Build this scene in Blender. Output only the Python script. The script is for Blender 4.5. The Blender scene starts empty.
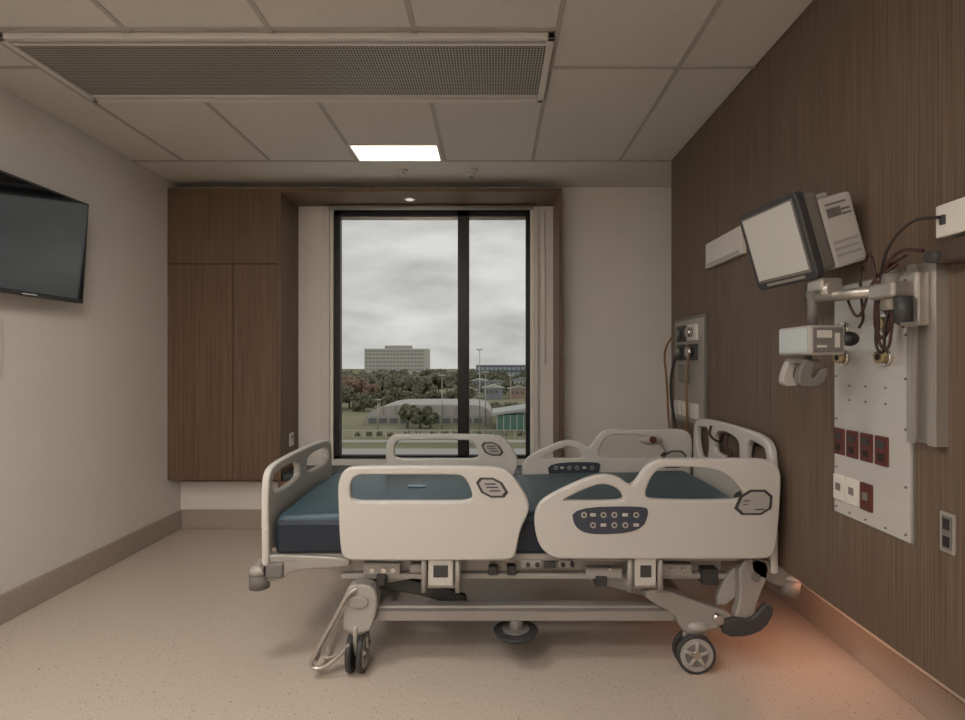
import bpy, bmesh, math, random
from mathutils import Vector, Matrix
random.seed(4)
S = bpy.context.scene
S.view_settings.view_transform = 'Standard'
COL = S.collection

# ------------------------------------------------------------ materials
def new_mat(name, color, rough=0.5, metal=0.0, spec=0.5):
    m = bpy.data.materials.new(name); m.use_nodes = True
    b = m.node_tree.nodes['Principled BSDF']
    b.inputs['Base Color'].default_value = (*color, 1)
    b.inputs['Roughness'].default_value = rough
    b.inputs['Metallic'].default_value = metal
    b.inputs['Specular IOR Level'].default_value = spec
    return m

def noise_mat(name, c1, c2, scale=(1,1,1), nscale=5, detail=4, rough=0.5, metal=0, lo=0.35, hi=0.65, bump=0.0, spec=0.5):
    m = new_mat(name, c1, rough, metal, spec)
    nt = m.node_tree; n = nt.nodes; l = nt.links
    b = n['Principled BSDF']
    tc = n.new('ShaderNodeTexCoord'); mp = n.new('ShaderNodeMapping')
    mp.inputs['Scale'].default_value = scale
    nz = n.new('ShaderNodeTexNoise'); nz.inputs['Scale'].default_value = nscale
    nz.inputs['Detail'].default_value = detail
    cr = n.new('ShaderNodeValToRGB')
    cr.color_ramp.elements[0].position = lo; cr.color_ramp.elements[1].position = hi
    cr.color_ramp.elements[0].color = (*c1, 1); cr.color_ramp.elements[1].color = (*c2, 1)
    l.new(tc.outputs['Object'], mp.inputs['Vector']); l.new(mp.outputs[0], nz.inputs['Vector'])
    l.new(nz.outputs['Fac'], cr.inputs['Fac']); l.new(cr.outputs[0], b.inputs['Base Color'])
    if bump:
        bp = n.new('ShaderNodeBump'); bp.inputs['Strength'].default_value = bump
        bp.inputs['Distance'].default_value = 0.002
        l.new(nz.outputs['Fac'], bp.inputs['Height']); l.new(bp.outputs[0], b.inputs['Normal'])
    return m

def emit_mat(name, color, strength):
    m = bpy.data.materials.new(name); m.use_nodes = True
    nt = m.node_tree; nt.nodes.clear()
    e = nt.nodes.new('ShaderNodeEmission'); o = nt.nodes.new('ShaderNodeOutputMaterial')
    e.inputs[0].default_value = (*color, 1); e.inputs[1].default_value = strength
    nt.links.new(e.outputs[0], o.inputs[0]); return m

M = {}
M['wall'] = noise_mat('painted_plaster', (.745,.710,.662), (.77,.735,.687), nscale=3, rough=.75)
M['plaster'] = new_mat('ceiling_plaster', (.66,.625,.575), .8)
M['tile'] = noise_mat('ceiling_tile', (.61,.578,.53), (.66,.628,.58), nscale=160, rough=.85)
M['tbar'] = new_mat('ceiling_grid_bar', (.42,.39,.35), .6)
M['wood'] = noise_mat('walnut_laminate', (.088,.060,.043), (.190,.134,.096), scale=(110,110,1.3), nscale=1.5, detail=7, rough=.45, lo=.3, hi=.72, bump=.08, spec=.35)
M['woodc'] = noise_mat('walnut_laminate_joinery', (.115,.071,.045), (.205,.131,.085), scale=(100,100,1.2), nscale=1.5, detail=7, rough=.45, lo=.3, hi=.72, spec=.35)
M['skirt'] = noise_mat('vinyl_skirting', (.36,.30,.25), (.44,.375,.315), nscale=120, rough=.5)
M['frame'] = new_mat('dark_aluminium', (.018,.017,.018), .4, .3)
M['alu'] = new_mat('anodised_aluminium', (.5,.47,.43), .35, .7)
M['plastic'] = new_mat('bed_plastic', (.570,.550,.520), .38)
M['plastic2'] = new_mat('bed_plastic_darker', (.39,.372,.348), .45)  # darker tone of the bed plastic, for secondary parts
M['steel'] = new_mat('painted_steel', (.36,.34,.315), .4, .25)
M['chrome'] = new_mat('chrome', (.6,.58,.55), .2, .95)
M['grey'] = new_mat('mid_grey_plastic', (.17,.16,.15), .5)
M['dgrey'] = new_mat('dark_grey_plastic', (.045,.045,.048), .5)
M['black'] = new_mat('black_rubber', (.014,.013,.013), .55)
M['matt'] = noise_mat('mattress_cover_blue', (.033,.072,.096), (.044,.092,.122), nscale=6, rough=.42, bump=.3)
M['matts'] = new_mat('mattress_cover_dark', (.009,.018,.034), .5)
M['panel'] = new_mat('control_panel', (.05,.06,.085), .35)
M['white'] = new_mat('white_plastic', (.66,.635,.59), .4)
M['stain'] = noise_mat('brushed_stainless', (.60,.585,.56), (.64,.625,.60), scale=(1,1,90), nscale=6, rough=.38, metal=.4)
M['brass'] = new_mat('brass', (.45,.36,.2), .3, .9)
M['redout'] = new_mat('red_brown_outlet', (.10,.025,.018), .35)
M['cable'] = new_mat('cable_rubber', (.02,.014,.013), .5)
M['cabler'] = new_mat('cable_maroon', (.05,.018,.016), .5)
M['screen'] = new_mat('tv_glass', (.006,.007,.009), .05, 0, .9)
M['lcd'] = new_mat('monitor_lcd_glare', (.55,.55,.52), .12)  # display is off; its pale colour paints in the glare
M['bench'] = new_mat('bench_vinyl', (.035,.05,.06), .45)

# floor : speckled sheet vinyl
def floor_mat():
    m = new_mat('speckled_sheet_vinyl', (.5,.42,.34), .36, 0, .45)
    nt = m.node_tree; n = nt.nodes; l = nt.links; b = n['Principled BSDF']
    tc = n.new('ShaderNodeTexCoord')
    v = n.new('ShaderNodeTexVoronoi'); v.inputs['Scale'].default_value = 30
    v.inputs['Randomness'].default_value = 1
    r = n.new('ShaderNodeValToRGB')
    r.color_ramp.elements[0].position = .08; r.color_ramp.elements[1].position = .13
    r.color_ramp.elements[0].color = (.25,.20,.16,1); r.color_ramp.elements[1].color = (.585,.505,.432,1)
    n2 = n.new('ShaderNodeTexNoise'); n2.inputs['Scale'].default_value = 110; n2.inputs['Detail'].default_value = 2
    r2 = n.new('ShaderNodeValToRGB')
    r2.color_ramp.elements[0].position = .36; r2.color_ramp.elements[1].position = .5
    r2.color_ramp.elements[0].color = (.86,.85,.83,1); r2.color_ramp.elements[1].color = (1,1,1,1)
    mx = n.new('ShaderNodeMix'); mx.data_type = 'RGBA'; mx.blend_type = 'MULTIPLY'; mx.inputs[0].default_value = 1
    l.new(tc.outputs['Object'], v.inputs['Vector']); l.new(tc.outputs['Object'], n2.inputs['Vector'])
    l.new(v.outputs['Distance'], r.inputs[0]); l.new(n2.outputs['Fac'], r2.inputs[0])
    l.new(r.outputs[0], mx.inputs[6]); l.new(r2.outputs[0], mx.inputs[7]); l.new(mx.outputs[2], b.inputs['Base Color'])
    return m
M['floor'] = floor_mat()

def grille_mat():
    m = new_mat('perforated_grille', (.2,.2,.2), .5, .2)
    nt = m.node_tree; n = nt.nodes; l = nt.links; b = n['Principled BSDF']
    tc = n.new('ShaderNodeTexCoord')
    v = n.new('ShaderNodeTexVoronoi'); v.inputs['Scale'].default_value = 75; v.inputs['Randomness'].default_value = 0
    r = n.new('ShaderNodeValToRGB')
    r.color_ramp.elements[0].position = .36; r.color_ramp.elements[1].position = .44
    r.color_ramp.elements[0].color = (.06,.06,.058,1); r.color_ramp.elements[1].color = (.46,.44,.41,1)
    l.new(tc.outputs['Object'], v.inputs['Vector']); l.new(v.outputs['Distance'], r.inputs[0]); l.new(r.outputs[0], b.inputs['Base Color'])
    return m
M['grille'] = grille_mat()

# ------------------------------------------------------------ geometry helpers
def empty(name, loc=(0,0,0)):
    e = bpy.data.objects.new(name, None); e.location = loc; e.empty_display_size = .1
    COL.objects.link(e); return e

def finish(name, me, mat, parent=None, mtx=None, smooth=False):
    if mtx is not None: me.transform(mtx)
    me.materials.clear()
    me.materials.append(mat)
    if smooth:
        for p in me.polygons: p.use_smooth = True
    o = bpy.data.objects.new(name, me); COL.objects.link(o)
    if parent is not None:
        o.parent = parent; o.matrix_parent_inverse = Matrix.Translation(-parent.location)
    return o

def boxes(name, lst, mat, parent=None, bevel=0, mtx=None, seg=2):
    bm = bmesh.new()
    for (x0,x1,y0,y1,z0,z1) in lst:
        g = bmesh.ops.create_cube(bm, size=1)
        for v in g['verts']:
            v.co = Vector(((x0+x1)/2+v.co.x*(x1-x0), (y0+y1)/2+v.co.y*(y1-y0), (z0+z1)/2+v.co.z*(z1-z0)))
    if bevel:
        bmesh.ops.bevel(bm, geom=bm.edges[:], offset=bevel, segments=seg, affect='EDGES', profile=.5)
    me = bpy.data.meshes.new(name); bm.to_mesh(me); bm.free()
    return finish(name, me, mat, parent, mtx, smooth=False)
def box(name, x0,x1,y0,y1,z0,z1, mat, parent=None, bevel=0, mtx=None, seg=2):
    return boxes(name, [(x0,x1,y0,y1,z0,z1)], mat, parent, bevel, mtx, seg)

def cyl(name, p0, p1, r, mat, parent=None, r2=None, seg=28, mtx=None):
    p0, p1 = Vector(p0), Vector(p1); d = p1-p0
    bm = bmesh.new()
    bmesh.ops.create_cone(bm, cap_ends=True, segments=seg, radius1=r, radius2=r if r2 is None else r2, depth=d.length)
    q = d.to_track_quat('Z','Y').to_matrix().to_4x4()
    bm.transform(Matrix.Translation((p0+p1)/2) @ q)
    for f in bm.faces: f.smooth = len(f.verts) == 4
    me = bpy.data.meshes.new(name); bm.to_mesh(me); bm.free()
    return finish(name, me, mat, parent, mtx)

def ball(name, c, r, mat, parent=None, sc=(1,1,1), mtx=None):
    bm = bmesh.new(); bmesh.ops.create_uvsphere(bm, u_segments=20, v_segments=12, radius=r)
    for v in bm.verts: v.co = Vector((v.co.x*sc[0]+c[0], v.co.y*sc[1]+c[1], v.co.z*sc[2]+c[2]))
    me = bpy.data.meshes.new(name); bm.to_mesh(me); bm.free()
    return finish(name, me, mat, parent, mtx, True)

def chaikin(pts, it=2, closed=True):
    pts = [tuple(p) for p in pts]
    for _ in range(it):
        out = []; n = len(pts)
        rng = range(n) if closed else range(n-1)
        if not closed: out.append(pts[0])
        for i in rng:
            a, b = pts[i], pts[(i+1)%n]
            out.append(tuple(.75*x+.25*y for x,y in zip(a,b)))
            out.append(tuple(.25*x+.75*y for x,y in zip(a,b)))
        if not closed: out.append(pts[-1])
        pts = out
    return pts

def curve_to_mesh(cu):
    o = bpy.data.objects.new('tmp', cu); COL.objects.link(o)
    dg = bpy.context.evaluated_depsgraph_get(); dg.update()
    me = bpy.data.meshes.new_from_object(o.evaluated_get(dg))
    bpy.data.objects.remove(o); bpy.data.curves.remove(cu); return me

def tube(name, pts, r, mat, parent=None, smooth=2, closed=False, mtx=None):
    cu = bpy.data.curves.new(name, 'CURVE'); cu.dimensions = '3D'
    P = chaikin(pts, smooth, closed) if smooth else pts
    sp = cu.splines.new('POLY'); sp.points.add(len(P)-1)
    for i,p in enumerate(P): sp.points[i].co = (*p, 1)
    sp.use_cyclic_u = closed
    cu.bevel_depth = r; cu.bevel_resolution = 3; cu.use_fill_caps = True
    return finish(name, curve_to_mesh(cu), mat, parent, mtx, True)

def plate(name, outline, holes, plane, pos, thick, bev, mat, parent=None, it=2, mtx=None):
    """2-D outline extruded into a rounded plate. plane XZ -> faces Y, YZ -> faces X, XY -> faces Z"""
    cu = bpy.data.curves.new(name, 'CURVE'); cu.dimensions = '2D'; cu.fill_mode = 'BOTH'
    for loop in [outline]+list(holes):
        P = chaikin(loop, it) if it else loop
        sp = cu.splines.new('POLY'); sp.points.add(len(P)-1)
        for i,p in enumerate(P): sp.points[i].co = (p[0], p[1], 0, 1)
        sp.use_cyclic_u = True
    cu.extrude = max(thick/2-bev, .0001); cu.bevel_depth = bev; cu.bevel_resolution = 3
    me = curve_to_mesh(cu)
    for v in me.vertices:
        u, w, t = v.co
        v.co = (u, pos+t, w) if plane == 'XZ' else ((pos+t, u, w) if plane == 'YZ' else (u, w, pos+t))
    bm = bmesh.new(); bm.from_mesh(me)
    bmesh.ops.remove_doubles(bm, verts=bm.verts, dist=1e-5)
    bmesh.ops.recalc_face_normals(bm, faces=bm.faces)
    for f in bm.faces: f.smooth = len(f.verts) == 4 and f.calc_area() < .0008
    bm.to_mesh(me); bm.free()
    return finish(name, me, mat, parent, mtx)

def rrect(x0,x1,z0,z1,r):
    o=[]
    for cx,cz,a0 in ((x1-r,z1-r,0),(x0+r,z1-r,90),(x0+r,z0+r,180),(x1-r,z0+r,270)):
        for k in range(5):
            a=math.radians(a0+k*22.5); o.append((cx+r*math.cos(a), cz+r*math.sin(a)))
    return o

# ------------------------------------------------------------ room shell
XL, XR, XP, YB, CZ = -2.48, 1.62, 1.23, 4.33, 2.71
box('floor', XL-.1, XR+.1, -1.7, 4.75, -.1, 0, M['floor'])
box('ceiling', XL-.1, XR+.1, -1.7, 4.75, CZ, CZ+.1, M['plaster'])
box('wall_left', XL-.1, XL, -1.7, 4.75, 0, CZ, M['wall'])
box('wall_right', XR, XR+.1, -1.7, 4.75, 0, CZ, M['wall'])
box('wall_front', XL, XR, -1.7, -1.6, 0, CZ, M['wall'])
WX0, WX1, WZ0, WZ1 = -1.33, .31, .51, 2.60
box('wall_back', .525, XR, YB, YB+.42, 0, CZ, M['wall'])
box('wall_back_plinth', XL, .525, YB, YB+.12, 0, .37, M['wall'])
box('wall_back_bulkhead', XL, .525, YB, 4.75, 2.646, CZ, M['wall'])
boxes('wall_window_bay', [
    (-1.637, WX0, 4.53, 4.75, .3, 2.645),
    (WX1, .525, 4.53, 4.75, .3, 2.645),
    (WX0, WX1, 4.53, 4.75, .3, WZ0),
    (WX0, WX1, 4.53, 4.75, WZ1, 2.645)], M['wall'])
box('wall_back_recess', XL, -1.638, 4.6, 4.75, .3, 2.645, M['wall'])
# timber service wall, hanging clear of the floor, in sheets with shadow joints
pn = []
ys = [-1.6, -.44, .76, 1.36, 2.42, 3.00, 3.76]
for a,b in zip(ys[:-1], ys[1:]):
    pn.append((XP, XP+.02, a+.0015, b-.0015, .44, CZ))
boxes('wall_panelling_right', pn+[(XP+.004, XR, -1.6, 3.755, .445, CZ)], M['wood'])
# skirtings (coved vinyl)
def skirt(name, x0,x1,y0,y1):
    box(name, x0,x1,y0,y1, 0,.15, M['skirt'], bevel=.004)
skirt('baseboard_left', XL, XL+.012, -1.6, YB)
skirt('baseboard_back', XL, XR, YB-.012, YB)
skirt('baseboard_right', XR-.012, XR, -1.6, YB)

# ceiling tiles + grid
tiles = []; G = .011
xs = [XL, -2.13, -1.53, -.93, -.33, .27, .87, XP]
def tl(x0,x1,y0,y1): tiles.append((x0+G, x1-G, y0+G, y1-G, CZ-.006, CZ+.0))
for i in range(7):
    x0, x1 = xs[i], xs[i+1]
    if 1 <= i <= 4:
        yy = [-1.6,-.84,.36,1.06,1.66,2.26]
        for a,b in zip(yy[:-1],yy[1:]): tl(x0,x1,a,b)
        tl(x0,x1,2.86,3.75)
    else:
        yy = [-1.6,-1.04,.16,1.36,2.56,3.75]
        for a,b in zip(yy[:-1],yy[1:]): tl(x0,x1,a,b)
boxes('ceiling_tiles', tiles, M['tile'])
bars = [(x-.011, x+.011, -1.6, 3.75, CZ-.010, CZ) for x in xs[1:-1]]
bars += [(XL, XP, 3.74, 3.76, CZ-.010, CZ)]
for y in (2.26, 2.86, 1.66, 1.06, .36, -.84): bars.append((-2.13,.27,y-.011,y+.011,CZ-.009,CZ))
for y in (2.56, 1.36, .16, -1.04):
    bars.append((XL,-2.13,y-.011,y+.011,CZ-.009,CZ)); bars.append((.27,XP,y-.011,y+.011,CZ-.009,CZ))
boxes('trim_ceiling_grid', bars, M['tbar'])

# ceiling air diffuser
d = empty('ceiling_air_diffuser', (-.91,2.56,CZ))
dx0,dx1,dy0,dy1 = -2.09,.26,2.29,2.86
boxes('frame', [(dx0,dx1,dy0,dy0+.022,CZ-.03,CZ-.004),(dx0,dx1,dy1-.03,dy1,CZ-.03,CZ-.004),
      (dx0,dx0+.03,dy0,dy1,CZ-.03,CZ-.004),(dx1-.03,dx1,dy0,dy1,CZ-.03,CZ-.004),
      (dx0,dx1,dy0+.045,dy0+.06,CZ-.028,CZ-.004),(dx0,dx1,dy1-.06,dy1-.052,CZ-.028,CZ-.004)], M['white'], d, .002)
box('slot', dx0+.02,dx1-.02,dy0+.01,dy0+.05,CZ-.012,CZ-.004, M['dgrey'], d)
box('slot_back', dx0+.02,dx1-.02,dy1-.06,dy1-.02,CZ-.012,CZ-.004, M['grey'], d)
box('perforated_face', dx0+.03,dx1-.03,dy0+.055,dy1-.05,CZ-.018,CZ-.008, M['grille'], d)

# recessed ceiling lights
def panel_light(x0,x1,y0,y1,strength,col):
    e = empty('ceiling_light_panel', ((x0+x1)/2,(y0+y1)/2,CZ))
    boxes('rim', [(x0-.015,x1+.015,y0-.015,y0,CZ-.014,CZ-.002),(x0-.015,x1+.015,y1,y1+.015,CZ-.014,CZ-.002),
        (x0-.015,x0,y0,y1,CZ-.014,CZ-.002),(x1,x1+.015,y0,y1,CZ-.014,CZ-.002)], M['white'], e)
    box('diffuser_lens', x0,x1,y0,y1,CZ-.010,CZ-.002, emit_mat('light_lens',col,strength), e)
WARM = (1,.93,.85)
panel_light(-.91,-.36,3.47,3.73, 4.0, (1,.87,.70))
panel_light(-1.52,-.34,-.25,.30, 17, WARM)
panel_light(-1.52,-.34,-1.5,-.9, 14, WARM)
panel_light(-1.50,-.96,1.09,1.63, 27, WARM)  # added panel out of view, put in to brighten the left wall

# smoke detector, sprinkler
sd = empty('smoke_detector', (-.16,3.95,CZ))
cyl('base', (-.16,3.95,CZ-.018),(-.16,3.95,CZ-.0005), .05, M['white'], sd)
cyl('dome', (-.16,3.95,CZ-.05),(-.16,3.95,CZ-.018), .028, M['white'], sd, r2=.042)
cyl('sensor_ring', (-.16,3.95,CZ-.056),(-.16,3.95,CZ-.048), .02, M['grey'], sd)
sp = empty('fire_sprinkler', (-.65,3.95,CZ))
cyl('rosette', (-.65,3.95,CZ-.012),(-.65,3.95,CZ-.0005), .032, M['white'], sp)
cyl('nozzle', (-.65,3.95,CZ-.04),(-.65,3.95,CZ-.01), .008, M['chrome'], sp)
cyl('deflector', (-.65,3.95,CZ-.043),(-.65,3.95,CZ-.039), .016, M['chrome'], sp)

# ------------------------------------------------------------ wardrobe + window surround
w = empty('built_in_wardrobe', (-2.06,4.3,.42))
box('carcass', XL+.001,-1.639, 4.17,4.598,.42,2.645, M['woodc'], w)
boxes('doors', [(XL+.001,-1.639,4.15,4.168,2.069,2.645),(XL+.001,-1.982,4.15,4.168,.42,2.063),
      (-1.978,-1.639,4.15,4.168,.42,2.063)], M['woodc'], w, .001)
ws = empty('window_reveal_surround', (-.56,4.3,.4))
boxes('lining', [(-1.637,.525,4.15,4.53,2.615,2.645),(.50,.525,4.15,4.53,.40,2.615),
                 (-1.637,-1.617,4.15,4.53,.40,2.615),
                 (-1.617,.50,4.17,4.53,.37,.41)], M['woodc'], ws, .001)
box('bench_front', -1.637,.525,4.15,4.17,.02,.41, M['woodc'], ws)
box('seat_pad', -1.61,.495,4.16,4.52,.411,.465, M['bench'], ws, .012)
dl = empty('downlight', (-.66,4.32,2.615))
cyl('ring', (-.66,4.32,2.608),(-.66,4.32,2.6149), .045, M['white'], dl)
cyl('lamp', (-.66,4.32,2.604),(-.66,4.32,2.608), .03, emit_mat('downlight_lens',WARM,.7), dl)
so = empty('power_outlet', (-1.61,4.36,.7))
box('plate', -1.6165,-1.607,4.32,4.40,.65,.755, M['white'], so, .002)
box('switch', -1.607,-1.603,4.345,4.375,.71,.735, M['grey'], so)

# window
wi = empty('window_1', (-.51,4.62,.51))
fy0, fy1 = 4.56, 4.62
boxes('frame', [(WX0,WX0+.05,fy0,fy1,WZ0,WZ1),(WX1-.035,WX1,fy0,fy1,WZ0,WZ1),
   (WX0,WX1,fy0,fy1,WZ1-.06,WZ1),(WX0,WX1,fy0,fy1,WZ0,WZ0+.03),(-.295,-.2,fy0,fy1,WZ0,WZ1)], M['frame'], wi, .002)
boxes('inner_beads', [(WX0+.05,-.295,fy0+.02,fy0+.035,WZ1-.085,WZ1-.06),(-.2,WX1-.035,fy0+.02,fy0+.035,WZ1-.085,WZ1-.06)], M['alu'], wi)
gm = bpy.data.materials.new('window_glass'); gm.use_nodes = True
nt = gm.node_tree; nt.nodes.clear()
t = nt.nodes.new('ShaderNodeBsdfTransparent'); t.inputs[0].default_value = (.97,.98,.97,1); o = nt.nodes.new('ShaderNodeOutputMaterial')
nt.links.new(t.outputs[0], o.inputs[0])
boxes('glass', [(WX0+.05,-.295,fy0+.03,fy0+.034,WZ0+.03,WZ1-.06),(-.2,WX1-.035,fy0+.03,fy0+.034,WZ0+.03,WZ1-.06)], gm, wi)
rb = empty('roller_blind', (-.5,4.5,2.6))
boxes('side_channels', [(-1.42,-1.355,4.505,4.529,.467,2.60),(.335,.375,4.505,4.529,.467,2.60)], M['white'], rb, .002)
cyl('bead_chain', (.43,4.515,1.3),(.43,4.515,2.58),.004, M['white'], rb, seg=8)
cyl('roll', (-1.35,4.49,2.592),(.33,4.49,2.592),.02, M['plastic2'], rb)

# ------------------------------------------------------------ television
tv = empty('wall_television', (XL,2.66,1.95))
TM = Matrix.Translation((-2.395,2.66,1.66)) @ Matrix.Rotation(math.radians(3.5),4,'Y')
box('housing', -.03,.0,-.515,.515,0,.58, M['black'], tv, .006, mtx=TM)
box('bezel', .0,.008,-.515,.515,0,.58, M['dgrey'], tv, .003, mtx=TM)
box('screen', .004,.0095,-.503,.503,.022,.568, M['screen'], tv, mtx=TM)
box('badge', .008,.011,.1,.19,.006,.012, M['chrome'], tv, mtx=TM)
boxes('wall_bracket', [(XL,-2.45,2.5,2.82,1.8,2.1),(-2.46,-2.39,2.55,2.6,1.85,2.05),(-2.46,-2.39,2.72,2.77,1.85,2.05)], M['black'], tv)
nc = empty('wall_intercom_panel', (XL,2.6,1.4))
box('plate', XL,XL+.012,2.5,2.745,1.25,1.54, M['white'], nc, .003)
box('face', XL+.012,XL+.016,2.53,2.715,1.28,1.51, M['grey'], nc)

# ------------------------------------------------------------ hospital bed
B = empty('hospital_bed', (.1,2.77,0))
YN, YF = 2.27, 3.27
railA = [(-.632,.750),(-.632,.824),(-.607,.874),(-.55,.880),(.008,.880),(.070,.858),(.140,.750),(.140,.700),(.103,.626),(.090,.55),(.08,.515),(.04,.508),(-.56,.508),(-.612,.514),(-.624,.56)]
holeA = [(-.600,.758),(-.600,.828),(-.565,.863),(-.50,.863),(-.18,.863),(-.112,.860),(-.068,.762),(-.10,.734),(-.2,.734),(-.5,.734),(-.574,.734)]
railB = [(.182,.626),(.182,.70),(.215,.75),(.38,.828),(.45,.848),(.517,.838),(.560,.800),(.595,.812),(.640,.885),(.690,.911),(.78,.911),(1.05,.911),(1.145,.908),(1.182,.872),(1.182,.791),(1.165,.564),(1.15,.52),(1.10,.514),(.35,.514),(.25,.516),(.20,.56)]
holeB1 = [(.255,.743),(.392,.811),(.459,.827),(.524,.805),(.560,.747),(.5,.735),(.35,.735)]
holeB2 = [(.608,.752),(.652,.865),(.70,.894),(.75,.894),(.87,.894),(.96,.874),(1.040,.80),(1.058,.752),(1.0,.738),(.7,.738)]
for tag, Y, sgn in (('near',YN,-1),('far',YF,1)):
    plate('foot_side_rail_'+tag, railA, [holeA], 'XZ', Y, .040, .009, M['plastic'], B)
    plate('head_side_rail_'+tag, railB, [holeB1, holeB2], 'XZ', Y, .040, .009, M['plastic'], B)
    for ff in (Y-.0215, Y+.0215):
        sg = -1 if ff<Y else 1
        plate('rail_label_rim_'+tag, [(-.08,.842),(.025,.842),(.075,.762),(-.038,.762)], [], 'XZ', ff, .003, .001, M['dgrey'], B, it=1)
        plate('rail_label_'+tag, [(-.066,.834),(.018,.834),(.058,.770),(-.030,.770)], [], 'XZ', ff+sg*.001, .003, .001, M['plastic2'], B, it=1)
        boxes('label_bars_'+tag, [(-.035,.012,ff-.003,ff+.003,.814,.820),(-.028,.022,ff-.003,ff+.003,.800,.806),(-.015,.03,ff-.003,ff+.003,.786,.792)], M['panel'], B)
        plate('control_panel_'+tag, [(.325,.718),(.62,.725),(.645,.705),(.61,.620),(.40,.607),(.335,.64)], [], 'XZ', ff, .005, .0015, M['panel'], B, it=2)
        plate('angle_label_rim_'+tag, [(1.03,.792),(1.155,.792),(1.145,.69),(.985,.69)], [], 'XZ', ff, .004, .001, M['dgrey'], B, it=1)
        plate('angle_label_'+tag, [(1.040,.783),(1.143,.783),(1.134,.698),(1.002,.698)], [], 'XZ', ff+sg*.001, .004, .001, M['plastic2'], B, it=1)
        tube('angle_scale_'+tag, [(1.045,ff,.71),(1.07,ff,.75),(1.10,ff,.765),(1.125,ff,.74)], .003, M['panel'], B)
        boxes('angle_marks_'+tag, [(1.03,1.06,ff-.003,ff+.003,.745,.750),(1.03,1.05,ff-.003,ff+.003,.73,.735),(1.08,1.12,ff-.003,ff+.003,.71,.715)], M['panel'], B)
        k = 0
        for cx in (.375,.412,.455,.500,.545,.590):
            for cz in (.690,.648):
                k += 1
                if k == 2: continue
                if k%3:
                    cyl('button_%s_%d'%(tag,k), (cx,ff-.005,cz),(cx,ff+.005,cz), .0125, M['alu'], B, seg=16)
                    cyl('button_mark_%s_%d'%(tag,k), (cx,ff-.006,cz),(cx,ff+.006,cz), .006, M['panel'], B, seg=10)
                else:
                    box('button_%s_%d'%(tag,k), cx-.012,cx+.012,ff-.005,ff+.005,cz-.007,cz+.007, M['plastic'], B, .003)
    tube('rail_bead_foot_'+tag, [(-.60,Y-.0180,.720),(-.3,Y-.0180,.720),(.10,Y-.0180,.720)], .003, M['plastic'], B, 0)
    for i,(a,b) in enumerate(((-.27,-.165),(.59,.68))):
        y0,y1 = (Y-.005,Y+.07) if sgn<0 else (Y-.07,Y+.005)
        box('rail_bracket_%s_%d'%(tag,i), a,b,y0,y1,.385,.515, M['plastic'], B, .008)
        box('rail_bracket_window_%s_%d'%(tag,i), a+.022,b-.022,y0-.004,y1+.004,.425,.475, M['dgrey'], B, .003)
        box('rail_arm_%s_%d'%(tag,i), a-.03,b+.03,y0+.02,y1+.03,.37,.40, M['steel'], B, .004)
        cyl('rail_pin_a_%s_%d'%(tag,i), (a-.018,y0+.01,.36),(a-.018,y0+.01,.50), .012, M['steel'], B, seg=12)
        cyl('rail_pin_b_%s_%d'%(tag,i), (b+.018,y0+.01,.36),(b+.018,y0+.01,.50), .012, M['steel'], B, seg=12)

# mattress
bm = bmesh.new()
mx0,mx1,my0,my1 = -.93,1.13,2.335,3.205
g = bmesh.ops.create_cube(bm, size=1)
for v in bm.verts: v.co = Vector(((mx0+mx1)/2+v.co.x*(mx1-mx0),(my0+my1)/2+v.co.y*(my1-my0),.585+v.co.z*.165))
bmesh.ops.bevel(bm, geom=bm.edges[:], offset=.035, segments=4, affect='EDGES', profile=.6)
for xx in [mx0+.05+i*.08 for i in range(25)]:
    bmesh.ops.bisect_plane(bm, geom=bm.verts[:]+bm.edges[:]+bm.faces[:], plane_co=(xx,0,0), plane_no=(1,0,0))
for yy in [my0+.05+i*.085 for i in range(10)]:
    bmesh.ops.bisect_plane(bm, geom=bm.verts[:]+bm.edges[:]+bm.faces[:], plane_co=(0,yy,0), plane_no=(0,1,0))
for v in bm.verts:
    if v.co.z > .62:
        v.co.z += .010*math.sin(v.co.x*9+v.co.y*3)*.5 + .012*math.sin((v.co.y-my0)/(my1-my0)*math.pi)
        v.co.z += .02*max(0, 1-abs(v.co.x-1.0)/.5)
for f in bm.faces: f.smooth = True
me = bpy.data.meshes.new('mattress'); bm.to_mesh(me); bm.free()
finish('mattress', me, M['matt'], B)
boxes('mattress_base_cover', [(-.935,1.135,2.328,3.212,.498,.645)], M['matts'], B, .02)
plate('mattress_print', [(-.45,2.84),(-.36,2.84),(-.34,2.80),(-.43,2.80)], [], 'XY', .6795, .004,.001, new_mat('print_blue',(.25,.4,.5),.5), B, it=1)

# foot board and head board
fb = [(2.315,.56),(2.315,.77),(2.33,.845),(2.40,.868),(2.62,.876),(2.9,.876),(3.12,.868),(3.20,.845),(3.215,.77),(3.215,.56),(3.15,.50),(2.38,.50)]
fh1 = [(2.345,.765),(2.352,.83),(2.42,.846),(2.66,.852),(2.70,.79),(2.68,.740),(2.40,.735)]
fh3 = [(2.77,.79),(2.81,.852),(3.1,.846),(3.17,.83),(3.183,.765),(3.12,.735),(2.80,.740)]
plate('foot_board', fb, [fh1,fh3], 'YZ', -.967, .032, .009, M['plastic'], B)
hb = [(2.315,.60),(2.315,.88),(2.33,.965),(2.42,.992),(2.62,1.0),(2.9,1.0),(3.1,.992),(3.19,.965),(3.205,.88),(3.205,.60),(3.14,.52),(2.38,.52)]
hh1 = [(2.345,.86),(2.353,.952),(2.43,.964),(2.53,.970),(2.56,.86),(2.52,.77),(2.40,.77)]
hh2 = [(2.60,.86),(2.61,.970),(2.91,.970),(2.92,.86),(2.90,.83),(2.62,.83)]
hh3 = [(2.965,.86),(2.985,.970),(3.09,.964),(3.165,.952),(3.175,.86),(3.12,.77),(3.0,.77)]
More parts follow.
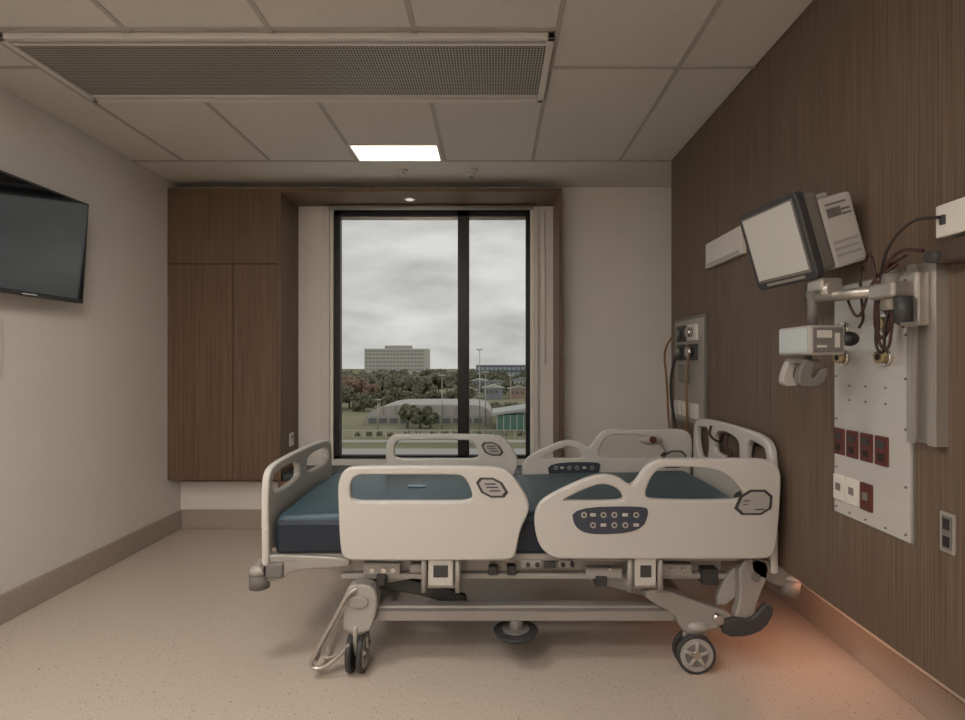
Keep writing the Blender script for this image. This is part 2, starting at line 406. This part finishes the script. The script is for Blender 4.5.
plate('head_board', hb, [hh1,hh2,hh3], 'YZ', 1.195, .032, .009, M['plastic'], B)
tube('pendant_cable', [(1.16,2.9,.98),(1.14,2.88,.93),(1.17,2.80,.90),(1.15,2.76,.95),(1.17,2.72,.97),(1.15,2.70,.90),(1.17,2.65,.87),(1.14,2.72,.82)], .007, M['cabler'], B)
ball('handset', (.93,3.20,.86), .045, M['plastic2'], B, sc=(1.5,.6,.6))
cyl('handset_dial', (.93,3.165,.868),(.93,3.175,.868), .02, M['redout'], B)

# upper chassis
for tag,y in (('near',2.345),('far',3.16)):
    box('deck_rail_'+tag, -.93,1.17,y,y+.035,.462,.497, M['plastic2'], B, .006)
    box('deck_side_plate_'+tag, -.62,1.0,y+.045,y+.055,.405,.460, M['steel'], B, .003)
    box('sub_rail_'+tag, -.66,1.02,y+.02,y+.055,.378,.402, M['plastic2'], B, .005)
    box('base_beam_'+tag, -.54,.92,y+.005,y+.065,.200,.268, M['steel'], B, .008)
    box('base_beam_strip_'+tag, -.50,.88,y-.001,y+.071,.248,.260, M['grey'], B, .002)
for i,x in enumerate((-.90,-.45,.05,.55,1.10)):
    box('deck_cross_%d'%i, x,x+.045,2.36,3.18,.45,.49, M['steel'], B, .004)
box('deck_panel', -.9,1.12,2.39,3.15,.482,.499, M['grey'], B)
for i,x in enumerate((-.52,.80)):
    box('base_cross_%d'%i, x,x+.07,2.36,3.22,.205,.262, M['steel'], B, .006)
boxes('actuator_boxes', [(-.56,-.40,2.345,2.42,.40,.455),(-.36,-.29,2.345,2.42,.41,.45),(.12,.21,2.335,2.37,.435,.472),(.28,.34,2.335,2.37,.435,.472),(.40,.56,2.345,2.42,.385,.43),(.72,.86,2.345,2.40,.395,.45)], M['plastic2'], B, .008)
boxes('clevis_blocks', [(-.50,-.46,2.33,2.40,.36,.41),(-.02,.02,2.345,2.38,.40,.44),(.06,.10,2.345,2.38,.40,.44),(.44,.49,2.335,2.40,.355,.40),(.90,.97,2.34,2.42,.36,.43)], M['dgrey'], B, .005)
box('badge_dark', .22,.27,2.333,2.36,.435,.465, M['dgrey'], B, .003)
for i,x in enumerate((.15,.19,.30,.34)):
    cyl('knob_%d'%i, (x,2.328,.452),(x,2.35,.452), .010, M['dgrey'], B, seg=12)
for i,x in enumerate((-.52,-.47,-.43,.5,.77,.82)):
    cyl('bolt_%d'%i, (x,2.338,.425),(x,2.365,.425), .011, M['chrome'], B, seg=12)
box('motor_housing', -.05,.38,2.62,2.85,.33,.43, M['grey'], B, .02)
cyl('actuator_tube_1', (.0,2.72,.36),(-.45,2.72,.27), .028, M['chrome'], B)
cyl('actuator_tube_2', (.30,2.72,.36),(.78,2.72,.27), .028, M['chrome'], B)
for tag,y in (('near',2.445),('far',3.06)):
    plate('lift_arm_foot_'+tag, [(-.56,.345),(-.50,.355),(-.36,.345),(-.13,.280),(-.12,.25),(-.17,.24),(-.38,.30),(-.52,.31),(-.57,.32)], [], 'XZ', y, .035,.005, M['dgrey'], B, it=1)
    plate('lift_arm_head_'+tag, [(.36,.40),(.42,.405),(.84,.29),(.90,.255),(.86,.235),(.80,.245),(.38,.365)], [], 'XZ', y, .035,.005, M['plastic2'], B, it=1)
    plate('lift_link_'+tag, [(-.50,.34),(-.42,.35),(-.28,.38),(-.22,.41),(-.26,.42),(-.46,.375)], [], 'XZ', y-.02, .02,.003, M['steel'], B, it=1)
def caster(name, x, y, facing):
    R = .082
    a = Vector((0,1,0)) if facing == 'X' else Vector((1,0,0))
    c = Vector((x,y,R))
    for s_ in (-1,1):
        o0 = c + a*(s_*.012); o1 = c + a*(s_*.034)
        cyl(name+'_tyre_%d'%s_, o0, o1, R, M['dgrey'], B, seg=36)
        cyl(name+'_rim_%d'%s_, o0+a*s_*.003, o1+a*s_*.003, R*.84, M['plastic2'], B, seg=36)
        cyl(name+'_recess_%d'%s_, o0+a*s_*.004, o1+a*s_*.0045, R*.60, M['grey'], B, seg=24)
        cyl(name+'_hub_%d'%s_, o0+a*s_*.005, o1+a*s_*.008, R*.24, M['chrome'], B, seg=16)
        for k in range(5):
            an = k*2*math.pi/5+.3
            u = Vector((math.cos(an),0,math.sin(an))) if facing=='X' else Vector((0,math.cos(an),math.sin(an)))
            cyl(name+'_spoke_%d_%d'%(s_,k), o1+a*s_*.004+u*.015, o1+a*s_*.004+u*R*.7, .008, M['plastic2'], B, seg=8)
    cyl(name+'_axle', c-a*.03, c+a*.03, .012, M['steel'], B)
    if facing=='X':
        plate(name+'_fork', [(x-.03,.215),(x+.055,.215),(x+.05,.17),(x+.03,.10),(x+.012,.07),(x-.012,.07),(x-.03,.10),(x-.045,.17)], [], 'XZ', y, .020,.006, M['steel'], B)
        ball(name+'_cap', (x+.01,y,.195), .045, M['plastic2'], B, sc=(1.1,.9,.6))
    else:
        plate(name+'_fork', [(y-.03,.215),(y+.055,.215),(y+.05,.17),(y+.03,.10),(y+.012,.07),(y-.012,.07),(y-.03,.10),(y-.045,.17)], [], 'YZ', x, .020,.006, M['steel'], B)
        cyl(name+'_swivel', (x,y,.165),(x,y,.20), .036, M['plastic2'], B)
for tag,y in (('near',2.335),('far',3.19)):
    caster('caster_foot_'+tag, -.58, y, 'Y')
    caster('caster_head_'+tag, .86, y, 'X')
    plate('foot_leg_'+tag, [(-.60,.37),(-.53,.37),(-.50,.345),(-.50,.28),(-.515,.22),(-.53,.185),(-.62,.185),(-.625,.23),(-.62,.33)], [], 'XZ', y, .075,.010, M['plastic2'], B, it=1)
    plate('foot_leg_recess_'+tag, [(-.60,.33),(-.53,.33),(-.53,.29),(-.60,.29)], [], 'XZ', y, .10,.004, M['steel'], B, it=1)
    plate('head_leg_'+tag, [(.66,.345),(.72,.345),(.88,.285),(1.0,.245),(1.02,.215),(1.0,.195),(.93,.195),(.88,.165),(.84,.165),(.80,.20),(.78,.255),(.66,.315)], [], 'XZ', y+.01, .06,.010, M['steel'], B, it=1)
    plate('head_column_'+tag, [(1.05,.47),(1.15,.48),(1.17,.43),(1.12,.33),(1.10,.23),(1.06,.20),(1.03,.22),(1.06,.32)], [], 'XZ', y, .05,.010, M['steel'], B, it=1)
    plate('head_actuator_'+tag, [(.96,.275),(1.02,.275),(1.10,.40),(1.08,.43),(1.03,.42)], [], 'XZ', y+.035, .03,.006, M['plastic2'], B, it=1)
    plate('head_motor_cover_'+tag, [(.97,.215),(1.02,.235),(1.09,.225),(1.13,.27),(1.16,.30),(1.18,.27),(1.14,.20),(1.07,.17),(.98,.17)], [], 'XZ', y-.028, .03,.008, M['dgrey'], B, it=1)
    cyl('head_pivot_'+tag, (.95,y-.05,.235),(.95,y+.05,.235), .020, M['chrome'], B)
    cyl('head_pivot_b_'+tag, (1.11,y-.04,.41),(1.11,y+.04,.41), .018, M['grey'], B)
    s_ = -1 if tag=='near' else 1
    plate('foot_bumper_arm_'+tag, [(-1.03,.43),(-.98,.49),(-.88,.49),(-.62,.478),(-.62,.452),(-.86,.44),(-.90,.40),(-1.02,.38)], [], 'XZ', y-.01*s_, .05,.008, M['steel'], B, it=1)
    cyl('foot_bumper_roller_'+tag, (-1.00,y,.355),(-1.00,y,.42), .042, M['grey'], B)
    cyl('foot_bumper_cap_'+tag, (-1.00,y,.42),(-1.00,y,.450), .046, M['plastic2'], B, r2=.03)
    box('foot_bumper_block_'+tag, -.99,-.89,y-.03,y+.03,.40,.47, M['grey'], B, .012)
    plate('head_bumper_arm_'+tag, [(1.10,.49),(1.18,.47),(1.25,.425),(1.29,.39),(1.26,.36),(1.18,.39),(1.10,.43)], [], 'XZ', y, .05,.008, M['grey'], B, it=1)
    cyl('head_bumper_roller_'+tag, (1.265,y,.330),(1.275,y,.395), .042, M['grey'], B)
    cyl('head_bumper_cap_'+tag, (1.275,y,.395),(1.278,y,.415), .044, M['plastic2'], B, r2=.03)
    box('foot_post_'+tag, -.982,-.950,y-.03,y+.02,.40,.62, M['plastic'], B, .012)
    box('head_post_'+tag, 1.175,1.21,y-.03,y+.02,.42,.62, M['plastic'], B, .012)
tube('foot_pedal_hoop', [(-.575,2.29,.366),(-.61,2.28,.35),(-.66,2.27,.25),(-.745,2.26,.10),(-.760,2.26,.055),(-.72,2.26,.045),(-.66,2.27,.075),(-.60,2.28,.14)], .009, M['alu'], B)
tube('foot_pedal_hoop_inner', [(-.60,2.30,.33),(-.64,2.30,.26),(-.715,2.30,.11),(-.725,2.30,.08),(-.69,2.30,.07),(-.62,2.30,.10)], .007, M['alu'], B)
tube('foot_pedal_hoop_cross', [(-.74,2.26,.075),(-.76,2.7,.075),(-.76,3.25,.075)], .010, M['alu'], B, 0)
# central steering pedal
cyl('fifth_wheel_stem', (.10,2.38,.13),(.10,2.38,.21), .030, M['grey'], B)
cyl('fifth_wheel_plate', (.10,2.38,.130),(.10,2.38,.152), .085, M['dgrey'], B, r2=.098)
cyl('fifth_wheel_cap', (.10,2.38,.152),(.10,2.38,.160), .06, M['grey'], B)
cyl('fifth_wheel_boss', (.10,2.38,.112),(.10,2.38,.132), .035, M['dgrey'], B)
coil = [(1.10+.028*math.cos(i*.9)+.0005*i, 2.90+.028*math.sin(i*.9), .44-.0035*i) for i in range(72)]
tube('mains_coil_lead', coil, .006, new_mat('coil_cord',(.38,.27,.19),.5), B, 1)

# ------------------------------------------------------------ services panel on timber wall
def wbox(name, y0,y1,z0,z1,t,mat,par,bev=.002,base=XP): return box(name, base-t, base, y0,y1,z0,z1, mat, par, bev)
sp1 = empty('medical_services_panel', (XP,1.78,1.2))
wbox('face_plate', 1.592,1.945,.79,1.585,.012,M['stain'],sp1)
wbox('plate_edge', 1.586,1.951,.784,1.591,.004,M['grey'],sp1,0)
for i,yy in enumerate((1.915,1.845,1.775,1.705)):
    wbox('outlet_%d'%i, yy-.029,yy+.029,.995,1.088,.018,M['redout'],sp1,.004)
    wbox('outlet_rocker_%d'%i, yy-.018,yy+.018,1.050,1.072,.022,M['dgrey'],sp1,.002)
    wbox('outlet_pins_%d'%i, yy-.012,yy+.012,1.010,1.034,.0195,M['black'],sp1,0)
for i,(yy,mm) in enumerate(((1.915,'white'),(1.845,'white'),(1.775,'redout'))):
    wbox('data_outlet_%d'%i, yy-.029,yy+.029,.835,.925,.018,M[mm],sp1,.004)
    wbox('data_port_%d'%i, yy-.012,yy+.012,.87,.895,.020,M['grey'],sp1,0)
for i,(yy,zz) in enumerate(((1.885,1.335),(1.684,1.335),(1.885,1.43),(1.684,1.44))):
    cyl('gas_outlet_ring_%d'%i, (XP-.025,yy,zz),(XP-.01,yy,zz), .027, M['chrome'], sp1)
    cyl('gas_outlet_body_%d'%i, (XP-.042,yy,zz),(XP-.025,yy,zz), .020, M['brass'], sp1)
    cyl('gas_outlet_bore_%d'%i, (XP-.044,yy,zz),(XP-.040,yy,zz), .010, M['black'], sp1)
k=0
for zz in (.81,.95,1.12,1.27,1.40,1.56):
    for yy in (1.607,1.931):
        k+=1; cyl('screw_%d'%k, (XP-.015,yy,zz),(XP-.011,yy,zz), .004, M['grey'], sp1, seg=10)
for yy in (1.69,1.78,1.86):
    for zz in (.805,1.19,1.24,1.55):
        k+=1; cyl('screw_%d'%k, (XP-.015,yy,zz),(XP-.011,yy,zz), .0035, M['grey'], sp1, seg=10)
ch = empty('equipment_mounting_rail', (XP,1.52,1.3))
boxes('channel', [(XP-.012,XP,1.47,1.575,1.09,1.60),(XP-.035,XP-.01,1.47,1.482,1.09,1.60),(XP-.035,XP-.01,1.563,1.575,1.09,1.60),(XP-.035,XP-.03,1.482,1.50,1.09,1.60),(XP-.035,XP-.03,1.545,1.563,1.09,1.60)], M['alu'], ch, .001)

# patient monitor on articulated arm
mo = empty('patient_monitor', (1.0,1.9,1.73))
MM = Matrix.Translation((.998,1.90,1.732)) @ Matrix.Rotation(math.radians(-83),4,'Z') @ Matrix.Rotation(math.radians(17),4,'X')
plate('front_bezel', rrect(-.158,.150,-.14,.14,.018), [], 'XZ', .0, .03,.006, M['dgrey'], mo, it=0, mtx=MM)
box('housing_rear', -.15,.145,.014,.07,-.130,.130, M['grey'], mo, .015, mtx=MM)
box('bezel_trim', -.144,.136,-.0165,-.014,-.120,.126, M['grey'], mo, mtx=MM)
box('display', -.137,.129,-.0185,-.015,-.110,.120, M['lcd'], mo, mtx=MM)
box('base_strip', -.10,.10,-.0175,-.014,-.136,-.126, M['alu'], mo, mtx=MM)
M2 = MM
box('module_rack', -.12,.135,.07,.195,-.135,.100, M['plastic'], mo, .012, mtx=M2)
boxes('rack_vents', [(.136,.1375,.085,.175,-.10+i*.022,-.092+i*.022) for i in range(3)], M['plastic2'], mo, mtx=M2)
boxes('rack_label', [(.1355,.138,.09,.14,.03,.060),(.1355,.138,.09,.165,.070,.076),(.1355,.138,.145,.175,.03,.036),(.1355,.138,.145,.175,.045,.051)], M['grey'], mo, mtx=M2)
box('handle', -.02,.115,.09,.13,.100,.118, M['plastic2'], mo, .006, mtx=M2)
box('tilt_head', 1.045,1.12,1.74,1.82,1.545,1.59, M['alu'], mo, .01)
cyl('tilt_knuckle', (1.08,1.72,1.55),(1.08,1.84,1.55), .026, M['alu'], mo)
cyl('support_arm', (1.05,1.80,1.53),(1.165,1.56,1.53), .018, M['alu'], mo)
cyl('arm_joint', (1.155,1.58,1.47),(1.155,1.58,1.575), .026, M['alu'], mo)
cyl('arm_joint_cap', (1.155,1.58,1.575),(1.155,1.58,1.585), .020, M['grey'], mo)
box('arm_clamp', 1.16,1.197,1.49,1.56,1.42,1.57, M['alu'], mo, .008)
box('arm_rear', 1.10,1.20,1.50,1.60,1.50,1.545, M['alu'], mo, .008)
cyl('arm_knob', (1.13,1.50,1.43),(1.13,1.50,1.50), .022, M['dgrey'], mo)
cyl('drop_stem', (1.05,1.79,1.436),(1.05,1.79,1.55), .016, M['grey'], mo)

# small gas module under the monitor
gm_ = empty('gas_module', (1.03,1.78,1.39))
box('case', .98,1.09,1.685,1.87,1.342,1.434, M['plastic2'], gm_, .006)
box('side_screen', .977,.981,1.695,1.86,1.350,1.427, new_mat('module_side',(.45,.49,.50),.2), gm_)
box('front_panel', .99,1.08,1.682,1.686,1.350,1.427, M['grey'], gm_)
boxes('front_panel_marks', [(1.0,1.045,1.680,1.683,1.395,1.418),(1.0,1.03,1.680,1.683,1.365,1.372),(1.055,1.07,1.680,1.683,1.365,1.41)], M['plastic'], gm_)
ball('water_trap_knob', (1.112,1.70,1.392), .027, M['black'], gm_, sc=(1,.9,.85))
cyl('knob_stem', (1.085,1.70,1.392),(1.11,1.70,1.392), .018, M['dgrey'], gm_)
hk = empty('cable_hook_holder', (1.0,1.75,1.28))
plate('hook_1', [(.955,1.322),(.975,1.325),(.96,1.27),(.975,1.262),(.99,1.27),(.985,1.248),(.945,1.245),(.935,1.262)], [], 'XZ', 1.77, .03,.004, M['plastic2'], hk, it=1)
plate('hook_2', [(.985,1.322),(1.02,1.325),(1.0,1.272),(1.02,1.262),(1.045,1.295),(1.06,1.295),(1.04,1.245),(.985,1.245),(.97,1.262)], [], 'XZ', 1.74, .03,.004, M['grey'], hk, it=1)
box('bridge', .955,1.045,1.735,1.785,1.315,1.330, M['grey'], hk, .004)
cyl('stem', (1.02,1.765,1.328),(1.02,1.765,1.341), .012, M['grey'], hk)

# cables
cb = empty('monitor_cables', (1.15,1.6,1.5))
def cable(n, pts, m='cable', r=.0042): tube(n, pts, r, M[m], cb, 3)
cable('lead_1', [(1.170,1.43,1.70),(1.14,1.49,1.71),(1.12,1.56,1.64),(1.135,1.60,1.54),(1.14,1.62,1.44),(1.15,1.64,1.36),(1.15,1.60,1.34),(1.14,1.59,1.42),(1.15,1.57,1.50)])
cable('lead_2', [(1.15,1.68,1.63),(1.13,1.64,1.66),(1.12,1.60,1.60),(1.14,1.61,1.47),(1.15,1.63,1.37),(1.15,1.58,1.35),(1.15,1.57,1.45),(1.15,1.52,1.55)], 'cabler')
cable('lead_3', [(1.12,1.73,1.55),(1.12,1.71,1.49),(1.13,1.69,1.455),(1.13,1.66,1.48),(1.13,1.64,1.54),(1.14,1.60,1.59),(1.16,1.53,1.62)], 'cabler')
cable('lead_4', [(1.14,1.68,1.61),(1.11,1.65,1.59),(1.13,1.67,1.50),(1.15,1.69,1.45),(1.14,1.70,1.425)])
cable('lead_5', [(1.15,1.55,1.60),(1.13,1.59,1.57),(1.13,1.61,1.50),(1.15,1.64,1.41),(1.15,1.60,1.38),(1.15,1.56,1.48)], 'cabler', .0055)
cable('lead_6', [(1.16,1.47,1.62),(1.14,1.54,1.64),(1.13,1.60,1.56),(1.15,1.60,1.46),(1.17,1.55,1.42)], 'cabler', .005)
wj = empty('wall_junction_box', (XP,1.42,1.7))
wbox('box', 1.33,1.455,1.648,1.735,.050,M['white'],wj,.005)
wbox('port', 1.42,1.435,1.68,1.705,.057,M['dgrey'],wj,.002)
wd = empty('wall_power_adaptor', (XP,1.40,1.6))
wbox('body', 1.30,1.445,1.578,1.640,.05,new_mat('adaptor_brown',(.07,.045,.035),.5),wd,.008)
cyl('plug', (XP-.07,1.455,1.60),(XP-.02,1.455,1.60), .016, M['dgrey'], wd)

bl = empty('bed_wall_light', (XP,2.87,1.9))
wbox('housing', 2.64,3.08,1.845,1.985,.03,M['white'],bl,.006)
wbox('lens', 2.66,3.06,1.852,1.868,.032,M['plastic2'],bl,0)

# far services panel with hoses
s2 = empty('suction_services_panel', (XP,3.4,1.25))
wbox('face_plate', 3.13,3.66,.93,1.60,.012,M['grey'],s2)
wbox('inner_plate', 3.15,3.64,.95,1.58,.015,M['steel'],s2)
for i,(yy,zz) in enumerate(((3.50,1.50),(3.30,1.50),(3.50,1.38),(3.30,1.38))):
    wbox('gas_block_%d'%i, yy-.07,yy+.07,zz-.05,zz+.05,.03,M['dgrey'] if i!=1 else M['white'],s2,.004)
    cyl('gas_port_%d'%i, (XP-.06,yy,zz),(XP-.03,yy,zz), .03, M['chrome'] if i%2 else M['grey'], s2)
for i,yy in enumerate((3.27,3.42,3.57)):
    wbox('socket_%d'%i, yy-.05,yy+.05,.98,1.07,.03,M['white'],s2,.003)
wbox('regulator', 3.36,3.48,1.19,1.30,.05,M['grey'],s2,.01)
tube('hose_1', [(XP-.05,3.50,1.38),(XP-.09,3.52,1.2),(XP-.07,3.50,.95),(XP-.04,3.47,.80),(XP-.06,3.40,.72)], .009, M['cable'], s2)
tube('hose_2', [(XP-.05,3.28,1.38),(XP-.08,3.25,1.2),(XP-.06,3.28,1.0),(XP-.05,3.32,.85),(XP-.06,3.36,.72)], .008, new_mat('hose_tan',(.22,.13,.06),.5), s2)
tube('hose_3', [(XP-.05,3.55,1.50),(XP-.08,3.68,1.40),(XP-.05,3.70,1.2),(XP-.05,3.66,.9),(XP-.06,3.55,.75)], .007, new_mat('hose_orange',(.22,.11,.04),.5), s2)

lp = empty('wall_socket_plate', (XP,1.47,.86))
wbox('plate', 1.443,1.492,.805,.915,.008,M['alu'],lp)
wbox('socket_recess', 1.450,1.484,.815,.905,.009,M['grey'],lp,.001)
wbox('socket_top', 1.458,1.478,.868,.898,.012,M['black'],lp,.001)
wbox('socket_bottom', 1.458,1.478,.822,.850,.012,M['black'],lp,.001)

# amber night light fixed under the timber wall, near the bed head
nl = empty('under_wall_night_light', (1.33,2.3,.44))
box('housing', 1.29,1.37,2.10,2.70,.425,.444, M['dgrey'], nl, .003)
box('lens', 1.30,1.36,2.12,2.68,.420,.4255, emit_mat('amber_lens',(1,.45,.27),10), nl)

# ------------------------------------------------------------ view outside the window
GZ = -10
grass = noise_mat('grass', (.22,.22,.14), (.34,.32,.22), nscale=.06, rough=1, spec=0)
box('ground_outdoor', -500, 500, 30, 900, GZ-1, GZ, grass)
boxes('street', [(-120,120,66,71,GZ,GZ+.05),(-120,120,76.5,79,GZ,GZ+.05)], new_mat('asphalt',(.44,.42,.40),.9), None)
ah = empty('sports_hall', (-11,100,GZ))
arc = [(-23.5,GZ+.6),(-23,GZ+1.6),(-21.6,GZ+2.7),(-19.5,GZ+3.3),(-17,GZ+3.55),(-4,GZ+3.55),(-2,GZ+3.3),(-.6,GZ+2.6),(-.2,GZ+.6)]
plate('roof', arc, [], 'XZ', 107, 16, .02, new_mat('hall_roof',(.48,.44,.42),.7), ah, it=1)
box('front_wall', -23,-.5,98.2,98.8,GZ,GZ+1.6, new_mat('hall_front',(.42,.39,.35),.8), ah)
boxes('windows', [(-22.4+i*1.9, -21.0+i*1.9, 98.1,98.2,GZ+.3,GZ+1.2) for i in range(11)], new_mat('hall_windows',(.16,.17,.18),.5), ah)
boxes('roof_ribs', [(-20+i*2.2,-19.85+i*2.2,98.7,98.95,GZ+1.6,GZ+3.3) for i in range(8)], new_mat('hall_rib',(.40,.36,.34),.8), ah)
gh = empty('glass_pavilion', (4,92,GZ))
box('body', .6,9,90,98,GZ,GZ+2.6, new_mat('pav_glass',(.12,.24,.20),.3), gh)
plate('roof', [(-.1,GZ+2.9),(9.4,GZ+4.3),(9.4,GZ+3.9),(-.1,GZ+2.5)], [], 'XZ', 94, 9,.02, new_mat('pav_roof',(.46,.47,.45),.6), gh, it=0)
boxes('mullions', [(.6+i*1.1,.72+i*1.1,89.9,90,GZ,GZ+2.6) for i in range(8)], M['white'], gh)
hbk = empty('hospital_tower', (-90,500,-11))
bx0,bx1,bt = -118,-60,13.5
box('block', bx0,bx1,500,520,-11,bt, new_mat('concrete',(.60,.58,.54),.9), hbk)
box('roof_plant', -100,-76,503,515,bt,bt+3, new_mat('concrete2',(.50,.48,.45),.9), hbk)
boxes('window_bands', [(bx0+1+i*3.2, bx0+3.0+i*3.2, 499.5,500,z,z+1.3) for i in range(17) for z in (-6,-2.5,1,4.5,8,11)], new_mat('band',(.38,.38,.38),.5), hbk)
ob = empty('office_building', (2,320,-11))
box('block', -10,20,320,340,-11,-.5, new_mat('office',(.17,.19,.22),.5), ob)
box('block_low', 21,36,320,338,-11,-3.0, new_mat('office2',(.30,.32,.34),.5), ob)
boxes('glazing', [(-9.5+i*2.6,-7.6+i*2.6,319.6,320,z,z+1.6) for i in range(11) for z in (-9.3,-6.5,-3.4)], new_mat('office_glass',(.40,.46,.50),.3), ob)
cs = [new_mat('town_%d'%i,c,.9) for i,c in enumerate(((.55,.53,.49),(.36,.33,.30),(.28,.30,.33),(.42,.30,.24)))]
def row(spots):
    e = empty('town_building_row', (0,spots[0][1],GZ))
    for i,(x,y,w_,h) in enumerate(spots):
        box('house_%d'%i, x,x+w_,y,y+5,GZ,GZ+h, cs[i%4], e)
        bw = w_*.5
        plate('roof_%d'%i, [(x-.4,GZ+h),(x+bw,GZ+h+1.0),(x+w_+.4,GZ+h)], [], 'XZ', y+2.5, 5.6,.02, cs[(i+2)%4], e, it=0)
        boxes('house_windows_%d'%i, [(x+.6+k*1.5,x+1.5+k*1.5,y-.1,y,GZ+h-1.6,GZ+h-.7) for k in range(int(w_/1.6))], M['grey'], e)
row([(-56,172,9,3.0),(-10,166,5,2.6),(-3,166,6,3.4),(5,168,6,3.0),(12,170,5,2.6)])
row([(8,206,7,4.4),(16,206,6,5.2),(-8,206,6,4.2),(25,206,6,4.6),(-2,206,6,3.6)])
tg = [noise_mat('hazy_foliage_%d'%i, a, b, nscale=1.3, detail=6, rough=1, spec=0, lo=.4, hi=.6) for i,(a,b) in enumerate((((.085,.090,.06),(.21,.205,.145)),((.13,.13,.10),(.27,.26,.20)),((.18,.12,.09),(.31,.23,.17))))]  # leaf colours greyed and lightened, so outdoor haze is painted in
def grove(name, spots, mat):
    bm = bmesh.new()
    for (x,y,r,h) in spots:
        bmesh.ops.create_cone(bm, cap_ends=True, segments=6, radius1=.25, radius2=.15, depth=h, matrix=Matrix.Translation((x,y,GZ+h/2)))
        for k in range(11):
            a = random.random()*6.28; rr = r*(.28+.25*random.random())
            p = Vector((x+math.cos(a)*r*.65, y+math.sin(a)*r*.4, GZ+h-r*.35+random.uniform(-.5,.4)*r))
            gg = bmesh.ops.create_icosphere(bm, subdivisions=2, radius=rr, matrix=Matrix.Translation(p))
            for v in gg['verts']: v.co += (v.co-p)*random.uniform(-.28,.28)
    me = bpy.data.meshes.new(name); bm.to_mesh(me); bm.free(); return finish(name, me, mat)
R = random.uniform
grove('gum_tree', [(-14.6,93,1.9,3.5),(-12.4,93,1.9,3.1),(-10.7,93,1.4,2.3)], tg[0])
grove('tree_grove', [(x+R(-1,1), R(124,138), R(1.8,2.8), R(2.6,4.4)) for x in [-46+i*2.6 for i in range(16)]], tg[0])
grove('tree_grove', [(x+R(-2,2), R(184,198), R(3,4.4), R(4.2,6.6)) for x in [-80+i*3.0 for i in range(22)]], tg[1])
grove('tree_grove', [(x+R(-2,2), R(184,196), R(1.8,2.6), R(2.4,3.8)) for x in [-11+i*3.4 for i in range(11)]], tg[0])
grove('tree_grove', [(x+R(-2,2), R(222,290), R(3.2,4.2), R(4.2,6.4)) for x in [-110+i*3.4 for i in range(40)]], tg[0])
grove('tree_grove', [(-42,158,3,5.2),(-39,160,2.6,5.4),(-45,160,3,5.8),(-35,158,2.2,4.2)], tg[2])
grove('tree_grove', [(x, R(115,122), R(1.2,1.9), R(1.6,3.0)) for x in (1,4,6.5,9,11,14)], tg[1])
grove('distant_treeline', [(-320+i*7+R(-2,2), R(420,480), R(3,5), R(1.8,4.2)) for i in range(90)], tg[1])
def mast(x,y,h):
    e = empty('street_light_mast', (x,y,GZ))
    cyl('pole', (x,y,GZ),(x,y,GZ+h), .10, M['alu'], e, r2=.05, seg=8)
    box('head', x-.55,x+.55,y-.1,y+.1,GZ+h,GZ+h+.2, M['alu'], e)
mast(-2.1,86,13.2); mast(-8.6,92,9); mast(-1.3,96,9.5); mast(3.6,110,8.5); mast(-19,90,5)
grove('car_park_shrubs', [(-21+i*1.9+R(-.4,.4), 84+R(-1,1), .45,.5) for i in range(18)], tg[1])
fn = empty('field_fence', (-8,81,GZ))
boxes('posts', [(-24+i*1.6,-23.92+i*1.6,81,81.08,GZ,GZ+1.2) for i in range(22)]+[(-24,10,81,81.05,GZ+1.15,GZ+1.22)], M['white'], fn)

# ------------------------------------------------------------ sky (overcast)
W = bpy.data.worlds.new('overcast_sky'); S.world = W; W.use_nodes = True
nt = W.node_tree; n = nt.nodes; l = nt.links; bg = n['Background']
tc = n.new('ShaderNodeTexCoord'); mp = n.new('ShaderNodeMapping'); mp.inputs['Scale'].default_value = (1,1,3.2)
nz = n.new('ShaderNodeTexNoise'); nz.inputs['Scale'].default_value = 4.2; nz.inputs['Detail'].default_value = 7
cr = n.new('ShaderNodeValToRGB')
cr.color_ramp.elements[0].position=.34; cr.color_ramp.elements[0].color=(.47,.46,.45,1)
cr.color_ramp.elements[1].position=.62; cr.color_ramp.elements[1].color=(.74,.73,.705,1)
l.new(tc.outputs['Generated'], mp.inputs[0]); l.new(mp.outputs[0], nz.inputs['Vector']); l.new(nz.outputs['Fac'], cr.inputs[0]); l.new(cr.outputs[0], bg.inputs[0])
bg.inputs[1].default_value = 1.0

# ------------------------------------------------------------ camera
cam = bpy.data.cameras.new('camera'); co = bpy.data.objects.new('camera', cam); COL.objects.link(co)
co.location = (0,0,1.32); co.rotation_euler = (math.radians(90),0,0)
cam.sensor_width = 36; cam.lens = 36*545/965
cam.shift_x = -10.5/965; cam.shift_y = 2/965; cam.clip_start=.05; cam.clip_end = 2000
S.camera = co
